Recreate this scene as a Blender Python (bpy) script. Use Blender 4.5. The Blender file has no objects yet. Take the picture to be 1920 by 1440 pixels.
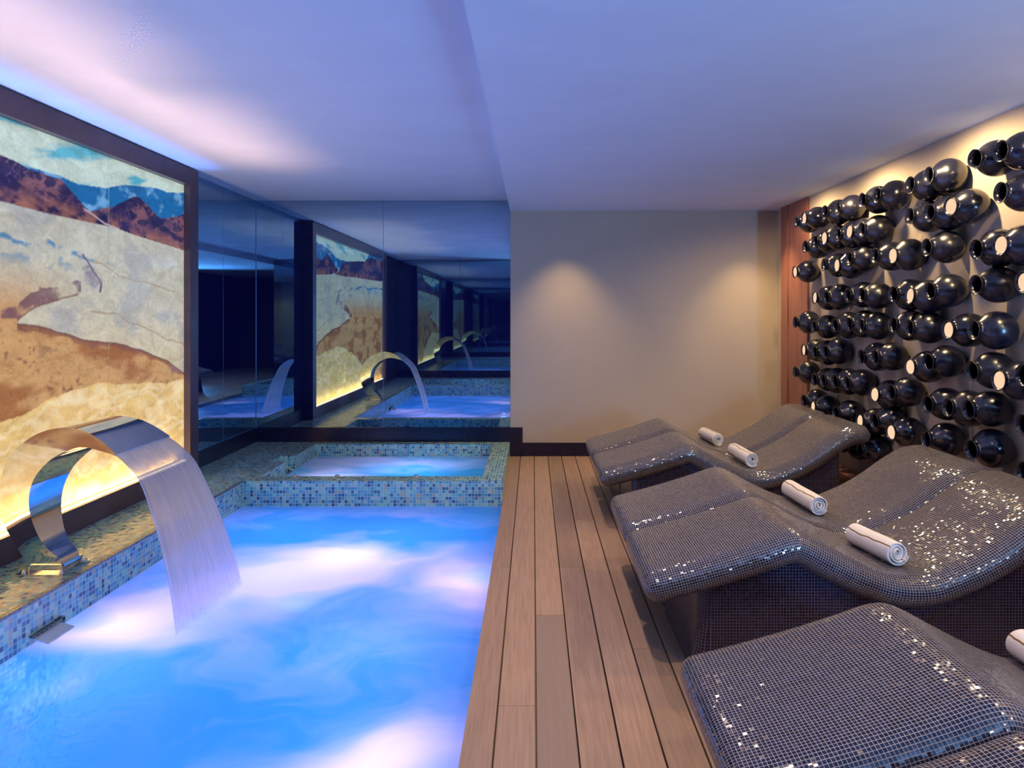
import bpy, bmesh, math, random
import numpy as np
from mathutils import Vector, Matrix

C = bpy.context.scene.collection
sc = bpy.context.scene
PI = math.pi
random.seed(4)

# ------------------------------------------------------------------ camera
EYE = 1.41
cd = bpy.data.cameras.new('camera'); cam = bpy.data.objects.new('camera', cd); C.objects.link(cam)
cam.location = (0, 0, EYE); cam.rotation_euler = (PI/2, 0, 0)
cd.sensor_width = 36; cd.lens = 24.0            # 1280 px focal length on 1920
cd.shift_x = -40/1920; cd.shift_y = -127/1920
cd.clip_start = 0.05; cd.clip_end = 60
sc.camera = cam

# ------------------------------------------------------------------ world, view, lights
w = bpy.data.worlds.new('world'); sc.world = w; w.use_nodes = True
w.node_tree.nodes['Background'].inputs[0].default_value = (0.02, 0.02, 0.08, 1)
w.node_tree.nodes['Background'].inputs[1].default_value = 0.3
sc.view_settings.view_transform = 'Standard'; sc.view_settings.look = 'None'
sc.view_settings.exposure = 0.0; sc.view_settings.gamma = 1.0
sc.view_settings.use_curve_mapping = False
sc.cycles.use_denoising = True
sc.cycles.max_bounces = 9; sc.cycles.diffuse_bounces = 4; sc.cycles.glossy_bounces = 6
sc.cycles.transmission_bounces = 6; sc.cycles.transparent_max_bounces = 12
sc.cycles.caustics_reflective = False; sc.cycles.caustics_refractive = False
sc.cycles.sample_clamp_indirect = 4.0

WARM = (1.0, 0.74, 0.40)
def lamp(name, kind, loc, power, color, **kw):
    d = bpy.data.lights.new(name, kind); d.energy = power; d.color = color
    aim = kw.pop('aim', None)
    for k, v in kw.items(): setattr(d, k, v)
    o = bpy.data.objects.new(name, d); C.objects.link(o); o.location = loc
    if aim is not None:
        o.rotation_euler = (Vector(aim) - Vector(loc)).to_track_quat('-Z', 'Y').to_euler()
    return o
# ceiling downlights over the deck and over the pot wall
for (x, y, p) in ((0.32, 6.46, 85), (2.13, 6.46, 85)):
    lamp('downlight_lamp', 'SPOT', (x, y, 2.46), p, (1.0, 0.66, 0.26), spot_size=1.42, spot_blend=1.0, shadow_soft_size=0.03, aim=(x, y+0.12, 0))
for (x, y, p) in ((0.10, 1.9, 95), (0.10, 4.35, 95), (0.10, -0.6, 25)):
    lamp('downlight_lamp', 'SPOT', (x, y, 2.46), p, (1.0, 0.70, 0.50), spot_size=2.3, spot_blend=0.9, shadow_soft_size=0.03, aim=(x+0.12, y, 0))
for (x, y, p) in ((2.05, 1.2, 50), (2.05, 2.6, 52), (2.05, 3.7, 56), (2.05, 4.8, 54), (2.08, 5.75, 34), (2.05, -0.6, 20)):
    lamp('downlight_lamp', 'SPOT', (x, y, 2.46), p, (1.0, 0.70, 0.34), spot_size=3.05, spot_blend=0.6, shadow_soft_size=0.025, aim=(x+0.35, y, 0))
# underwater lamps in the big pool (lavender white) and blue flood lamps
LAMPS = [(-1.14, 4.18), (-1.99, 3.24), (-0.33, 3.80), (-0.50, 2.25)]
for (x, y) in LAMPS:
    lamp('underwater_lamp', 'POINT', (x, y, -0.27), 3.0, (0.92, 0.68, 1.0), shadow_soft_size=0.05)
for (x, y) in [(-1.75, 1.7), (-0.8, 1.7), (-1.75, 2.8), (-0.75, 3.0), (-1.5, 3.9), (-0.75, 4.5), (-1.8, 4.7)]:
    lamp('underwater_blue_lamp', 'AREA', (x, y, -0.75), 10, (0.40, 0.43, 1.0), shape='DISK', size=0.35, aim=(x, y, 1))
# spa lamps
lamp('underwater_lamp', 'POINT', (-1.75, 5.85, -0.20), 5, (0.78, 0.72, 1.0), shadow_soft_size=0.05)
lamp('underwater_blue_lamp', 'AREA', (-1.1, 6.15, -0.5), 12, (0.42, 0.50, 0.92), shape='DISK', size=0.4, aim=(-1.1, 6.15, 1))
lamp('underwater_blue_lamp', 'AREA', (-1.2, 0.55, -0.5), 12, (0.42, 0.50, 0.92), shape='DISK', size=0.4, aim=(-1.2, 0.55, 1))
# added warm strip for the pink ceiling band, then the mural's own bottom LED
def strip_lamp(loc, aim, ln, wd, power, color, spread):
    o = lamp('rail_led_and_fill_lamp', 'AREA', loc, power, color, shape='RECTANGLE', size=ln, size_y=wd, spread=spread)
    d = (Vector(aim)-Vector(loc)).normalized(); yv = Vector((0, 1, 0)); z = -d; y2 = z.cross(yv).normalized()
    o.rotation_euler = Matrix((yv, y2, yv.cross(y2))).transposed().to_euler()
strip_lamp((-2.668, 3.38, 0.31), (-2.05, 3.38, 2.578), 3.7, 0.02, 6.5, (1.0, 0.55, 0.38), 0.50)
strip_lamp((-2.700, 3.38, 0.30), (-2.735, 3.38, 0.40), 3.7, 0.012, 22, (1.0, 0.72, 0.34), 2.6)

# added blue strip for the ceiling edge, plus added cool fill lamps behind camera
strip_lamp((-2.662, 3.38, 0.312), (-2.60, 3.38, 2.578), 4.0, 0.015, 4.5, (0.10, 0.30, 1.0), 0.20)
for (x, y, z, p) in ((2.2, -1.65, 0.70, 250), (2.2, -1.65, 1.05, 250), (2.2, -1.65, 1.45, 250)):
    lamp('ceiling_fill_lamp', 'SPOT', (x, y, z), p, (0.24, 0.52, 1.0), spot_size=2.3, spot_blend=1.0, shadow_soft_size=0.10, aim=(0.4, y+3.6, 3.4))

# ------------------------------------------------------------------ node helpers
class NT:
    def __init__(s, name):
        s.m = bpy.data.materials.new(name); s.m.use_nodes = True
        s.t = s.m.node_tree; s.t.nodes.clear()
        s.out = s.n('ShaderNodeOutputMaterial')
    def n(s, typ, **kw):
        nd = s.t.nodes.new(typ)
        for k, v in kw.items(): setattr(nd, k, v)
        return nd
    def l(s, a, b): s.t.links.new(a, b)
    def setin(s, sock, v):
        if isinstance(v, bpy.types.NodeSocket): s.l(v, sock)
        elif v is not None: sock.default_value = v
    def math(s, op, a, b=None, c=None):
        nd = s.n('ShaderNodeMath', operation=op)
        s.setin(nd.inputs[0], a)
        if b is not None: s.setin(nd.inputs[1], b)
        if c is not None: s.setin(nd.inputs[2], c)
        return nd.outputs[0]
    def vmath(s, op, a, b=None, scale=None):
        nd = s.n('ShaderNodeVectorMath', operation=op)
        s.setin(nd.inputs[0], a)
        if b is not None: s.setin(nd.inputs[1], b)
        if scale is not None: s.setin(nd.inputs['Scale'], scale)
        return nd.outputs[0]
    def mix(s, f, a, b, bt='MIX'):
        nd = s.n('ShaderNodeMix', data_type='RGBA', blend_type=bt)
        s.setin(nd.inputs[0], f); s.setin(nd.inputs[6], c4(a)); s.setin(nd.inputs[7], c4(b))
        return nd.outputs[2]
    def ramp(s, f, stops, interp='LINEAR'):
        nd = s.n('ShaderNodeValToRGB'); e = nd.color_ramp.elements
        nd.color_ramp.interpolation = interp
        while len(e) < len(stops): e.new(0.5)
        for i, (p, c) in enumerate(stops): e[i].position = p; e[i].color = c4(c)
        s.setin(nd.inputs[0], f); return nd.outputs[0]
    def noise(s, vec, scale, detail=4, rough=0.5, dist=0.0):
        nd = s.n('ShaderNodeTexNoise'); s.setin(nd.inputs['Vector'], vec)
        nd.inputs['Scale'].default_value = scale; nd.inputs['Detail'].default_value = detail
        nd.inputs['Roughness'].default_value = rough; nd.inputs['Distortion'].default_value = dist
        return nd.outputs['Fac']
    def mapping(s, vec, scale=(1,1,1), loc=(0,0,0), rot=(0,0,0)):
        nd = s.n('ShaderNodeMapping'); s.l(vec, nd.inputs[0])
        nd.inputs['Scale'].default_value = scale; nd.inputs['Location'].default_value = loc
        nd.inputs['Rotation'].default_value = rot
        return nd.outputs[0]
    def obj(s): return s.n('ShaderNodeTexCoord').outputs['Object']
    def pos(s): return s.n('ShaderNodeNewGeometry').outputs['Position']
    def uv(s): return s.n('ShaderNodeTexCoord').outputs['UV']
    def bump(s, h, strength=0.3, dist=0.01):
        nd = s.n('ShaderNodeBump'); s.l(h, nd.inputs['Height'])
        nd.inputs['Strength'].default_value = strength; nd.inputs['Distance'].default_value = dist
        return nd.outputs[0]
    def bsdf(s, color, rough=0.5, metal=0.0, normal=None, spec=0.5, emis=None, estr=1.0, coat=None):
        b = s.n('ShaderNodeBsdfPrincipled')
        s.setin(b.inputs['Base Color'], c4(color)); s.setin(b.inputs['Roughness'], rough)
        s.setin(b.inputs['Metallic'], metal); s.setin(b.inputs['Specular IOR Level'], spec)
        if normal is not None: s.l(normal, b.inputs['Normal'])
        if emis is not None:
            s.setin(b.inputs['Emission Color'], c4(emis)); s.setin(b.inputs['Emission Strength'], estr)
        if coat is not None: b.inputs['Coat Weight'].default_value = coat
        return b.outputs[0]
    def done(s, sh): s.l(sh, s.out.inputs['Surface']); return s.m

def c4(c):
    if isinstance(c, (tuple, list)) and len(c) == 3: return (*c, 1.0)
    return c

def plain(name, color, rough=0.5, metal=0.0, var=0.08, nscale=8.0, bump=0.0, spec=0.5):
    t = NT(name); p = t.obj(); n = t.noise(p, nscale, 4)
    lo = tuple(c*(1-var*2) for c in color); hi = tuple(min(1, c*(1+var*2)) for c in color)
    col = t.ramp(n, [(0.3, lo), (0.7, hi)])
    nr = t.bump(t.noise(p, nscale*4, 3), bump, 0.01) if bump else None
    return t.done(t.bsdf(col, rough, metal, nr, spec))

def plaster(name, color, streak=(1, 1, 1)):
    t = NT(name); p = t.mapping(t.pos(), streak)
    n = t.noise(p, 1.7, 6, 0.6, 0.6)
    n2 = t.noise(p, 14, 5, 0.6, 0.8)
    col = t.ramp(n, [(0.3, tuple(c*0.96 for c in color)), (0.7, tuple(min(1, c*1.02) for c in color))])
    h = t.math('ADD', t.math('MULTIPLY', n, 0.7), t.math('MULTIPLY', n2, 0.5))
    return t.done(t.bsdf(col, 0.75, 0, t.bump(h, 0.16, 0.012), 0.25))

def mosaic(name, tile, grout, stops, grout_col, rough=0.12, jitter=0.06, metal=0.0, bumpy=0.0, spec=0.5):
    """Square glass mosaic on a UV measured in metres."""
    t = NT(name)
    v = t.vmath('SCALE', t.uv(), scale=1.0/tile)
    cell = t.vmath('FLOOR', v)
    wn = t.n('ShaderNodeTexWhiteNoise', noise_dimensions='2D'); t.l(cell, wn.inputs['Vector'])
    col = t.ramp(wn.outputs['Value'], stops, 'CONSTANT')
    fr = t.vmath('FRACTION', v); ce = t.vmath('ABSOLUTE', t.vmath('SUBTRACT', fr, (0.5, 0.5, 0)))
    sx = t.n('ShaderNodeSeparateXYZ'); t.l(ce, sx.inputs[0])
    mx = t.math('MAXIMUM', sx.outputs[0], sx.outputs[1])
    g = t.math('GREATER_THAN', mx, 0.5 - grout/2)
    col = t.mix(g, col, grout_col)
    jit = t.vmath('SCALE', t.vmath('SUBTRACT', wn.outputs['Color'], (0.5, 0.5, 0.5)), scale=jitter*2)
    geo = t.n('ShaderNodeNewGeometry')
    nr = t.vmath('NORMALIZE', t.vmath('ADD', geo.outputs['Normal'], jit))
    rg = t.math('ADD', t.math('MULTIPLY', g, 0.55), rough)
    return t.done(t.bsdf(col, rg, metal, nr, spec))

# ------------------------------------------------------------------ materials
M = {}
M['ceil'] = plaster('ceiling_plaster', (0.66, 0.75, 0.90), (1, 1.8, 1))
M['wall'] = plaster('beige_plaster', (0.43, 0.375, 0.325))
M['potwall'] = plaster('pot_wall_plaster', (0.58, 0.50, 0.43))
M['darkwall'] = plain('dark_wall', (0.012, 0.010, 0.03), 0.6)
M['black'] = plain('black_lacquer', (0.006, 0.004, 0.030), 0.22)
M['navyframe'] = plain('bronze_frame', (0.10, 0.062, 0.085), 0.35, 0.3)
M['pool'] = mosaic('pool_mosaic', 0.025, 0.13,
    [(0.0, (0.02, 0.14, 0.24)), (0.12, (0.06, 0.28, 0.36)), (0.32, (0.12, 0.42, 0.42)), (0.50, (0.22, 0.50, 0.38)),
     (0.64, (0.30, 0.36, 0.26)), (0.72, (0.08, 0.32, 0.44)), (0.86, (0.30, 0.50, 0.44)), (0.95, (0.03, 0.08, 0.16))],
    (0.46, 0.46, 0.44), 0.18, 0.05)
M['tile'] = mosaic('black_mosaic', 0.0102, 0.14,
    [(0.0, (0.004, 0.006, 0.022)), (0.35, (0.008, 0.010, 0.034)), (0.7, (0.014, 0.016, 0.045)), (0.9, (0.02, 0.024, 0.05))],
    (0.30, 0.27, 0.27), 0.10, 0.09, spec=0.8)
M['tileped'] = mosaic('pedestal_mosaic', 0.0125, 0.12,
    [(0.0, (0.004, 0.004, 0.022)), (0.5, (0.007, 0.006, 0.034)), (0.85, (0.012, 0.012, 0.05))],
    (0.13, 0.11, 0.15), 0.22, 0.05)
M['steel'] = plain('polished_steel', (0.80, 0.78, 0.76), 0.07, 1.0, 0.02, 30)
M['bolt'] = plain('bolt_steel', (0.6, 0.58, 0.55), 0.25, 1.0, 0.03, 30)
M['gapback'] = plain('pane_edge', (0.10, 0.22, 0.42), 0.3)

def m_mirror(k=1.0):
    t = NT('dark_mirror_glass')
    b = t.n('ShaderNodeBsdfGlossy'); b.inputs['Roughness'].default_value = 0.0
    n = t.noise(t.mapping(t.pos(), (1, 1, 8)), 3, 3)
    t.l(t.ramp(n, [(0.35, (0.33*k, 0.47*k, 0.56*k)), (0.65, (0.37*k, 0.51*k, 0.60*k))]), b.inputs['Color'])
    d = t.n('ShaderNodeBsdfDiffuse'); d.inputs['Color'].default_value = (0.004, 0.004, 0.03, 1)
    a = t.n('ShaderNodeAddShader'); t.l(b.outputs[0], a.inputs[0]); t.l(d.outputs[0], a.inputs[1])
    return t.done(a.outputs[0])
M['mirror'] = m_mirror(); M['mirror_near'] = m_mirror(0.72)

def m_wood():
    t = NT('deck_wood')
    at = t.n('ShaderNodeAttribute', attribute_name='tint')
    p = t.pos()
    off = t.vmath('ADD', p, t.vmath('SCALE', at.outputs['Color'], scale=7.0))
    g = t.noise(t.mapping(off, (60, 2.2, 20)), 1.6, 5, 0.65, 0.3)
    big = t.noise(t.mapping(off, (6, 1.2, 2)), 1.0, 3, 0.5, 1.0)
    col = t.ramp(g, [(0.25, (0.26, 0.175, 0.125)), (0.55, (0.38, 0.265, 0.195)), (0.85, (0.46, 0.335, 0.25))])
    col = t.mix(t.math('MULTIPLY', big, 0.35), col, (0.30, 0.17, 0.13))
    sep = t.n('ShaderNodeSeparateColor'); t.l(at.outputs['Color'], sep.inputs[0])
    col = t.mix(t.math('MULTIPLY', sep.outputs[1], 0.75), col, (0.22, 0.17, 0.145))
    br = t.math('ADD', t.math('MULTIPLY', sep.outputs[0], 0.28), 0.86)
    col = t.vmath('SCALE', col, scale=br)
    return t.done(t.bsdf(col, 0.48, 0, t.bump(g, 0.15, 0.004), 0.4))
M['deck'] = m_wood()

def m_cedar():
    t = NT('red_timber')
    p = t.obj()
    g = t.noise(t.mapping(p, (30, 22, 1.2)), 2.0, 5, 0.65, 0.8)
    col = t.ramp(g, [(0.3, (0.24, 0.085, 0.075)), (0.6, (0.38, 0.16, 0.13)), (0.85, (0.47, 0.24, 0.19))])
    return t.done(t.bsdf(col, 0.42, 0, t.bump(g, 0.1, 0.003)))
M['cedar'] = m_cedar()

def m_pot():
    t = NT('burnished_black_clay')
    oi = t.n('ShaderNodeObjectInfo')
    p = t.vmath('ADD', t.obj(), t.vmath('SCALE', oi.outputs['Location'], scale=3.1))
    n = t.noise(p, 7, 4, 0.6, 0.5)
    col = t.ramp(n, [(0.3, (0.004, 0.005, 0.020)), (0.75, (0.011, 0.012, 0.030))])
    rg = t.math('ADD', t.math('MULTIPLY', n, 0.22), t.math('ADD', t.math('MULTIPLY', oi.outputs['Random'], 0.14), 0.06))
    return t.done(t.bsdf(col, rg, 0.0, t.bump(t.noise(p, 22, 2), 0.06, 0.004), 1.0))
M['pot'] = m_pot()

def m_glow(name, col, s):
    t = NT(name); n = t.noise(t.obj(), 20, 2)
    c = t.ramp(n, [(0.3, tuple(a*0.92 for a in col)), (0.7, col)])
    e = t.n('ShaderNodeEmission'); t.l(c, e.inputs[0]); e.inputs[1].default_value = s
    return t.done(e.outputs[0])
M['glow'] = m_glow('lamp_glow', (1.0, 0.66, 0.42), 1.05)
M['strip'] = m_glow('led_strip', (1.0, 0.76, 0.42), 5.0)

def m_towel():
    t = NT('white_towel'); uv = t.uv()
    sx = t.n('ShaderNodeSeparateXYZ'); t.l(uv, sx.inputs[0])
    wob = t.math('MULTIPLY', t.math('SUBTRACT', t.noise(t.mapping(uv, (0.5, 5, 1)), 1.6, 2), 0.5), 0.035)
    u = t.math('ADD', sx.outputs[0], wob)
    msk = None
    for c in (0.030, 0.092, 0.160, 0.225, 0.29):
        k = t.math('LESS_THAN', t.math('ABSOLUTE', t.math('SUBTRACT', u, c)), 0.0026)
        msk = k if msk is None else t.math('MAXIMUM', msk, k)
    col = t.mix(msk, (0.72, 0.68, 0.66), (0.20, 0.11, 0.04))
    h = t.noise(t.pos(), 260, 3)
    return t.done(t.bsdf(col, 0.95, 0, t.bump(h, 0.5, 0.003), 0.1))
M['towel'] = m_towel()

def m_water(name, foam_pts, base_foam, deep=(0.06, 0.46, 0.95), foamc=(0.80, 0.72, 0.98), clear=0.25):
    """Aerated, lamp-lit pool water: milky where the jets whip it, clearer blue elsewhere."""
    t = NT(name); p = t.pos()
    warp = t.n('ShaderNodeTexNoise'); t.l(t.mapping(p, (0.9, 1.1, 0)), warp.inputs['Vector'])
    warp.inputs['Scale'].default_value = 1.6; warp.inputs['Detail'].default_value = 2
    pw = t.vmath('ADD', p, t.vmath('SCALE', t.vmath('SUBTRACT', warp.outputs['Color'], (0.5, 0.5, 0.5)), scale=1.1))
    n = t.noise(t.mapping(pw, (1.0, 1.5, 0), rot=(0, 0, 0.35)), 1.3, 5, 0.55, 0.6)
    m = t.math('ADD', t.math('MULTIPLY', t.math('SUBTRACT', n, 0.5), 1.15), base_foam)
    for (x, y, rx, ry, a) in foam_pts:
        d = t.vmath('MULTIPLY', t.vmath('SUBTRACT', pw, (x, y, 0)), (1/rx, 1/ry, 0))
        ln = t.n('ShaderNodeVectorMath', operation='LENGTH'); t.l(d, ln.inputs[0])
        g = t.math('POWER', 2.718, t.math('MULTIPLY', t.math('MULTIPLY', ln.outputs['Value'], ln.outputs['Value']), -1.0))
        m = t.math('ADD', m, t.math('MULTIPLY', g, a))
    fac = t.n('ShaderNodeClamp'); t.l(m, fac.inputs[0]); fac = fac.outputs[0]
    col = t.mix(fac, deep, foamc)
    rip = t.noise(t.mapping(pw, (1, 1.4, 1)), 9, 4, 0.6, 0.8)
    nr = t.bump(rip, 0.25, 0.02)
    tr = t.n('ShaderNodeBsdfTranslucent'); t.l(col, tr.inputs[0])
    df = t.n('ShaderNodeBsdfDiffuse'); t.l(col, df.inputs[0])
    md = t.n('ShaderNodeMixShader'); md.inputs[0].default_value = 0.25
    t.l(tr.outputs[0], md.inputs[1]); t.l(df.outputs[0], md.inputs[2])
    tp = t.n('ShaderNodeBsdfTransparent'); tp.inputs[0].default_value = (0.35, 0.72, 1.0, 1)
    cf = t.math('MULTIPLY', t.math('SUBTRACT', 1.0, fac), clear)
    m2 = t.n('ShaderNodeMixShader'); t.l(cf, m2.inputs[0]); t.l(md.outputs[0], m2.inputs[1]); t.l(tp.outputs[0], m2.inputs[2])
    gl = t.n('ShaderNodeBsdfGlossy'); gl.inputs['Roughness'].default_value = 0.16; t.l(nr, gl.inputs['Normal'])
    fr = t.n('ShaderNodeFresnel'); fr.inputs[0].default_value = 1.33
    m3 = t.n('ShaderNodeMixShader'); t.l(fr.outputs[0], m3.inputs[0]); t.l(m2.outputs[0], m3.inputs[1]); t.l(gl.outputs[0], m3.inputs[2])
    return t.done(m3.outputs[0])
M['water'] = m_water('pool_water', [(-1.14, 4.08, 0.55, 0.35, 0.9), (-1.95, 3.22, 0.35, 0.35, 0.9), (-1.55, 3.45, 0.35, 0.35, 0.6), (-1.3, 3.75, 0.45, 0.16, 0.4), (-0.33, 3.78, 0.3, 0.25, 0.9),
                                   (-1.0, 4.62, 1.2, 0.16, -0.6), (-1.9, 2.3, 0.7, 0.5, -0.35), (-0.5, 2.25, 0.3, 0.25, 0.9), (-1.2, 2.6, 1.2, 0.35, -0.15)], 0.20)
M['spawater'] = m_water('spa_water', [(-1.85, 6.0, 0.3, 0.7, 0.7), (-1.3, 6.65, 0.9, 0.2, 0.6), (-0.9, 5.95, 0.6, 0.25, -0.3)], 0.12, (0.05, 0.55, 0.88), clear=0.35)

def m_fall():
    t = NT('falling_water'); uv = t.uv()
    n = t.noise(t.mapping(uv, (1, 0.05, 1)), 75, 4, 0.6)
    n2 = t.noise(t.mapping(uv, (1, 0.02, 1)), 14, 3, 0.6)
    f = t.math('ADD', t.math('MULTIPLY', n, 0.6), t.math('MULTIPLY', n2, 0.5))
    col = t.ramp(f, [(0.3, (0.62, 0.68, 0.80)), (0.7, (0.92, 0.92, 0.98))])
    tr = t.n('ShaderNodeBsdfTranslucent'); t.l(col, tr.inputs[0])
    df = t.n('ShaderNodeBsdfDiffuse'); t.l(col, df.inputs[0])
    md = t.n('ShaderNodeMixShader'); md.inputs[0].default_value = 0.22
    t.l(tr.outputs[0], md.inputs[1]); t.l(df.outputs[0], md.inputs[2])
    tp = t.n('ShaderNodeBsdfTransparent'); tp.inputs[0].default_value = (0.92, 0.96, 1.0, 1)
    m2 = t.n('ShaderNodeMixShader'); sv = t.n('ShaderNodeSeparateXYZ'); t.l(uv, sv.inputs[0])
    vf = t.ramp(sv.outputs[1], [(0.0, (0.90,)*3), (0.35, (0.72,)*3), (0.75, (0.80,)*3), (0.86, (1.05,)*3)])
    base = t.math('MULTIPLY', t.ramp(f, [(0.35, (0.80,)*3), (0.7, (0.45,)*3)]), vf)
    ed = t.math('ABSOLUTE', t.math('SUBTRACT', sv.outputs[0], 0.30))          # thin, broken edges of the sheet
    edge = t.ramp(t.math('ADD', ed, t.math('MULTIPLY', f, 0.02)), [(0.280, (0,)*3), (0.312, (1,)*3)])
    low = t.ramp(t.math('ADD', sv.outputs[1], t.math('MULTIPLY', f, 0.10)), [(0.80, (0,)*3), (0.955, (1,)*3)])
    t.l(t.math('MAXIMUM', t.math('MAXIMUM', base, edge), low), m2.inputs[0])
    t.l(md.outputs[0], m2.inputs[1]); t.l(tp.outputs[0], m2.inputs[2])
    gl = t.n('ShaderNodeBsdfGlossy'); gl.inputs['Roughness'].default_value = 0.22; t.l(t.bump(f, 0.3, 0.01), gl.inputs['Normal'])
    m3 = t.n('ShaderNodeMixShader'); t.l(t.ramp(sv.outputs[1], [(0.0, (0.40,)*3), (0.45, (0.20,)*3), (0.80, (0.10,)*3), (0.90, (0.0,)*3)]), m3.inputs[0]); t.l(m2.outputs[0], m3.inputs[1]); t.l(gl.outputs[0], m3.inputs[2])
    return t.done(m3.outputs[0])
M['fall'] = m_fall()

def m_mural():
    t = NT('backlit_print')
    at = t.n('ShaderNodeAttribute', attribute_name='picture')
    uv = t.uv()
    n = t.noise(t.mapping(uv, (1, 1.6, 1)), 5, 8, 0.7, 1.2)
    n2 = t.noise(uv, 42, 6, 0.75, 0.5)
    f = t.math('ADD', t.math('MULTIPLY', n, 0.9), t.math('MULTIPLY', n2, 0.55))
    col = t.vmath('MULTIPLY', at.outputs['Color'], t.ramp(f, [(0.45, (0.70, 0.66, 0.62)), (0.95, (1.22, 1.25, 1.28))]))
    return t.done(t.bsdf(t.vmath('SCALE', col, scale=0.6), 0.08, 0, None, 0.5, emis=col, estr=0.80))
M['mural'] = m_mural()

# ------------------------------------------------------------------ mesh helpers
class MB:
    def __init__(s): s.v = []; s.f = []; s.uv = []; s.col = []
    def quad(s, pts, uv=None, col=(1, 1, 1)):
        i = len(s.v); s.v += [tuple(p) for p in pts]; s.f.append(tuple(range(i, i+len(pts))))
        if uv is None:
            a, b, c = (Vector(p) for p in pts[:3]); n = (b-a).cross(c-a)
            ax = max(range(3), key=lambda k: abs(n[k]))
            uv = [((p[1], p[2]) if ax == 0 else (p[0], p[2]) if ax == 1 else (p[0], p[1])) for p in pts]
        s.uv += uv; s.col += [col]*len(pts)
    def box(s, x0, x1, y0, y1, z0, z1, col=(1, 1, 1)):
        P = lambda a, b, c: ((x0, x1)[a], (y0, y1)[b], (z0, z1)[c])
        for q in (((0,0,0),(0,1,0),(1,1,0),(1,0,0)), ((0,0,1),(1,0,1),(1,1,1),(0,1,1)), ((0,0,0),(1,0,0),(1,0,1),(0,0,1)),
                  ((1,1,0),(0,1,0),(0,1,1),(1,1,1)), ((0,1,0),(0,0,0),(0,0,1),(0,1,1)), ((1,0,0),(1,1,0),(1,1,1),(1,0,1))):
            s.quad([P(*k) for k in q], None, col)
    def build(s, name, mat, parent=None, smooth=False, bevel=0.0, weld=True, origin=None):
        me = bpy.data.meshes.new(name)
        o0 = Vector(origin) if origin is not None else Vector((0, 0, 0))
        me.from_pydata([tuple(Vector(p)-o0) for p in s.v], [], s.f)
        ul = me.uv_layers.new(name='UVMap'); ul.data.foreach_set('uv', [c for p in s.uv for c in p])
        ca = me.color_attributes.new('tint', 'FLOAT_COLOR', 'CORNER')
        ca.data.foreach_set('color', [c for p in s.col for c in (*p, 1.0)])
        if weld:
            bm = bmesh.new(); bm.from_mesh(me); bmesh.ops.remove_doubles(bm, verts=bm.verts, dist=1e-5)
            if bevel:
                bmesh.ops.bevel(bm, geom=list(bm.edges), offset=bevel, segments=2, affect='EDGES', profile=0.6)
            bm.to_mesh(me); bm.free()
        me.materials.append(mat)
        if smooth: me.shade_smooth()
        o = bpy.data.objects.new(name, me); C.objects.link(o)
        if origin is not None: o.location = origin
        if parent is not None:
            o.parent = parent
            if origin is not None: o.location = o0 - Vector(parent.location)
            else: o.location = -Vector(parent.location)
        return o

def tag(o, label=None, cat=None, group=None, kind=None):
    if label: o['label'] = label
    if cat: o['category'] = cat
    if group: o['group'] = group
    if kind: o['kind'] = kind
    return o
def empty(name, loc):
    o = bpy.data.objects.new(name, None); C.objects.link(o); o.location = loc; o.empty_display_size = 0.1
    return o
def grid_mesh(name, rings, closed_u, mat, parent=None, uvs=None, caps=True, smooth=True):
    """rings: list of equal-length point lists."""
    nr, nc = len(rings), len(rings[0]); v = [tuple(p) for r in rings for p in r]; f = []; uv = []
    last = nc if closed_u else nc-1
    for i in range(nr-1):
        for j in range(last):
            k = (j+1) % nc
            f.append((i*nc+j, i*nc+k, (i+1)*nc+k, (i+1)*nc+j))
            if uvs:
                us, vs = uvs
                uv += [(us[i], vs[j]), (us[i], vs[j+1]), (us[i+1], vs[j+1]), (us[i+1], vs[j])]
            else: uv += [(i, j), (i, j+1), (i+1, j+1), (i+1, j)]
    if caps and closed_u:
        f.append(tuple(range(nc-1, -1, -1))); uv += [(0, 0)]*nc
        f.append(tuple((nr-1)*nc+j for j in range(nc))); uv += [(0, 0)]*nc
    me = bpy.data.meshes.new(name); me.from_pydata(v, [], f)
    ul = me.uv_layers.new(name='UVMap'); ul.data.foreach_set('uv', [c for p in uv for c in p])
    me.materials.append(mat)
    if smooth: me.shade_smooth()
    o = bpy.data.objects.new(name, me); C.objects.link(o)
    if parent is not None: o.parent = parent
    return o

# ------------------------------------------------------------------ the room
XL, XR, YB, YF = -2.80, 2.464, 6.89, -5.0
ZL, ZR, XP = 2.578, 2.476, -0.235
PZ = 0.145
WP = -0.33           # near mirror wall of the pool bay

m = MB()
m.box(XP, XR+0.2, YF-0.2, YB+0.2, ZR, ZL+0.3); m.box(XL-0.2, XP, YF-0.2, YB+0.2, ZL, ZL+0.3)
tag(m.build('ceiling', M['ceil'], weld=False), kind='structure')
m = MB(); m.box(XL-0.2, XR+0.2, YB+0.012, YB+0.2, -1.3, ZL+0.1)
m.box(XP+0.004, XR, YB, YB+0.013, 0, ZR)
tag(m.build('wall_back', M['wall'], weld=False), kind='structure')
m = MB(); m.box(XR, XR+0.2, YF, -0.2, -0.2, ZR)
tag(m.build('wall_right', M['darkwall'], weld=False), kind='structure')  # rear stretch: shade put into the colour so the left glass reflects darkness
m = MB(); m.box(XR, XR+0.2, -0.2, YB+0.012, -0.2, ZR)
tag(m.build('wall_right', M['potwall'], weld=False), kind='structure')
m = MB(); m.box(XL-0.2, XL-0.012, YF, YB+0.012, -1.3, ZL); m.box(XL-0.012, XL, WP, 5.46, -1.3, ZL)
tag(m.build('wall_left', M['darkwall'], weld=False), kind='structure')
m = MB(); m.box(XL-0.2, XR+0.2, YF-0.2, YF, -0.2, ZL)
tag(m.build('wall_front', M['darkwall'], weld=False), kind='structure')
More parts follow.
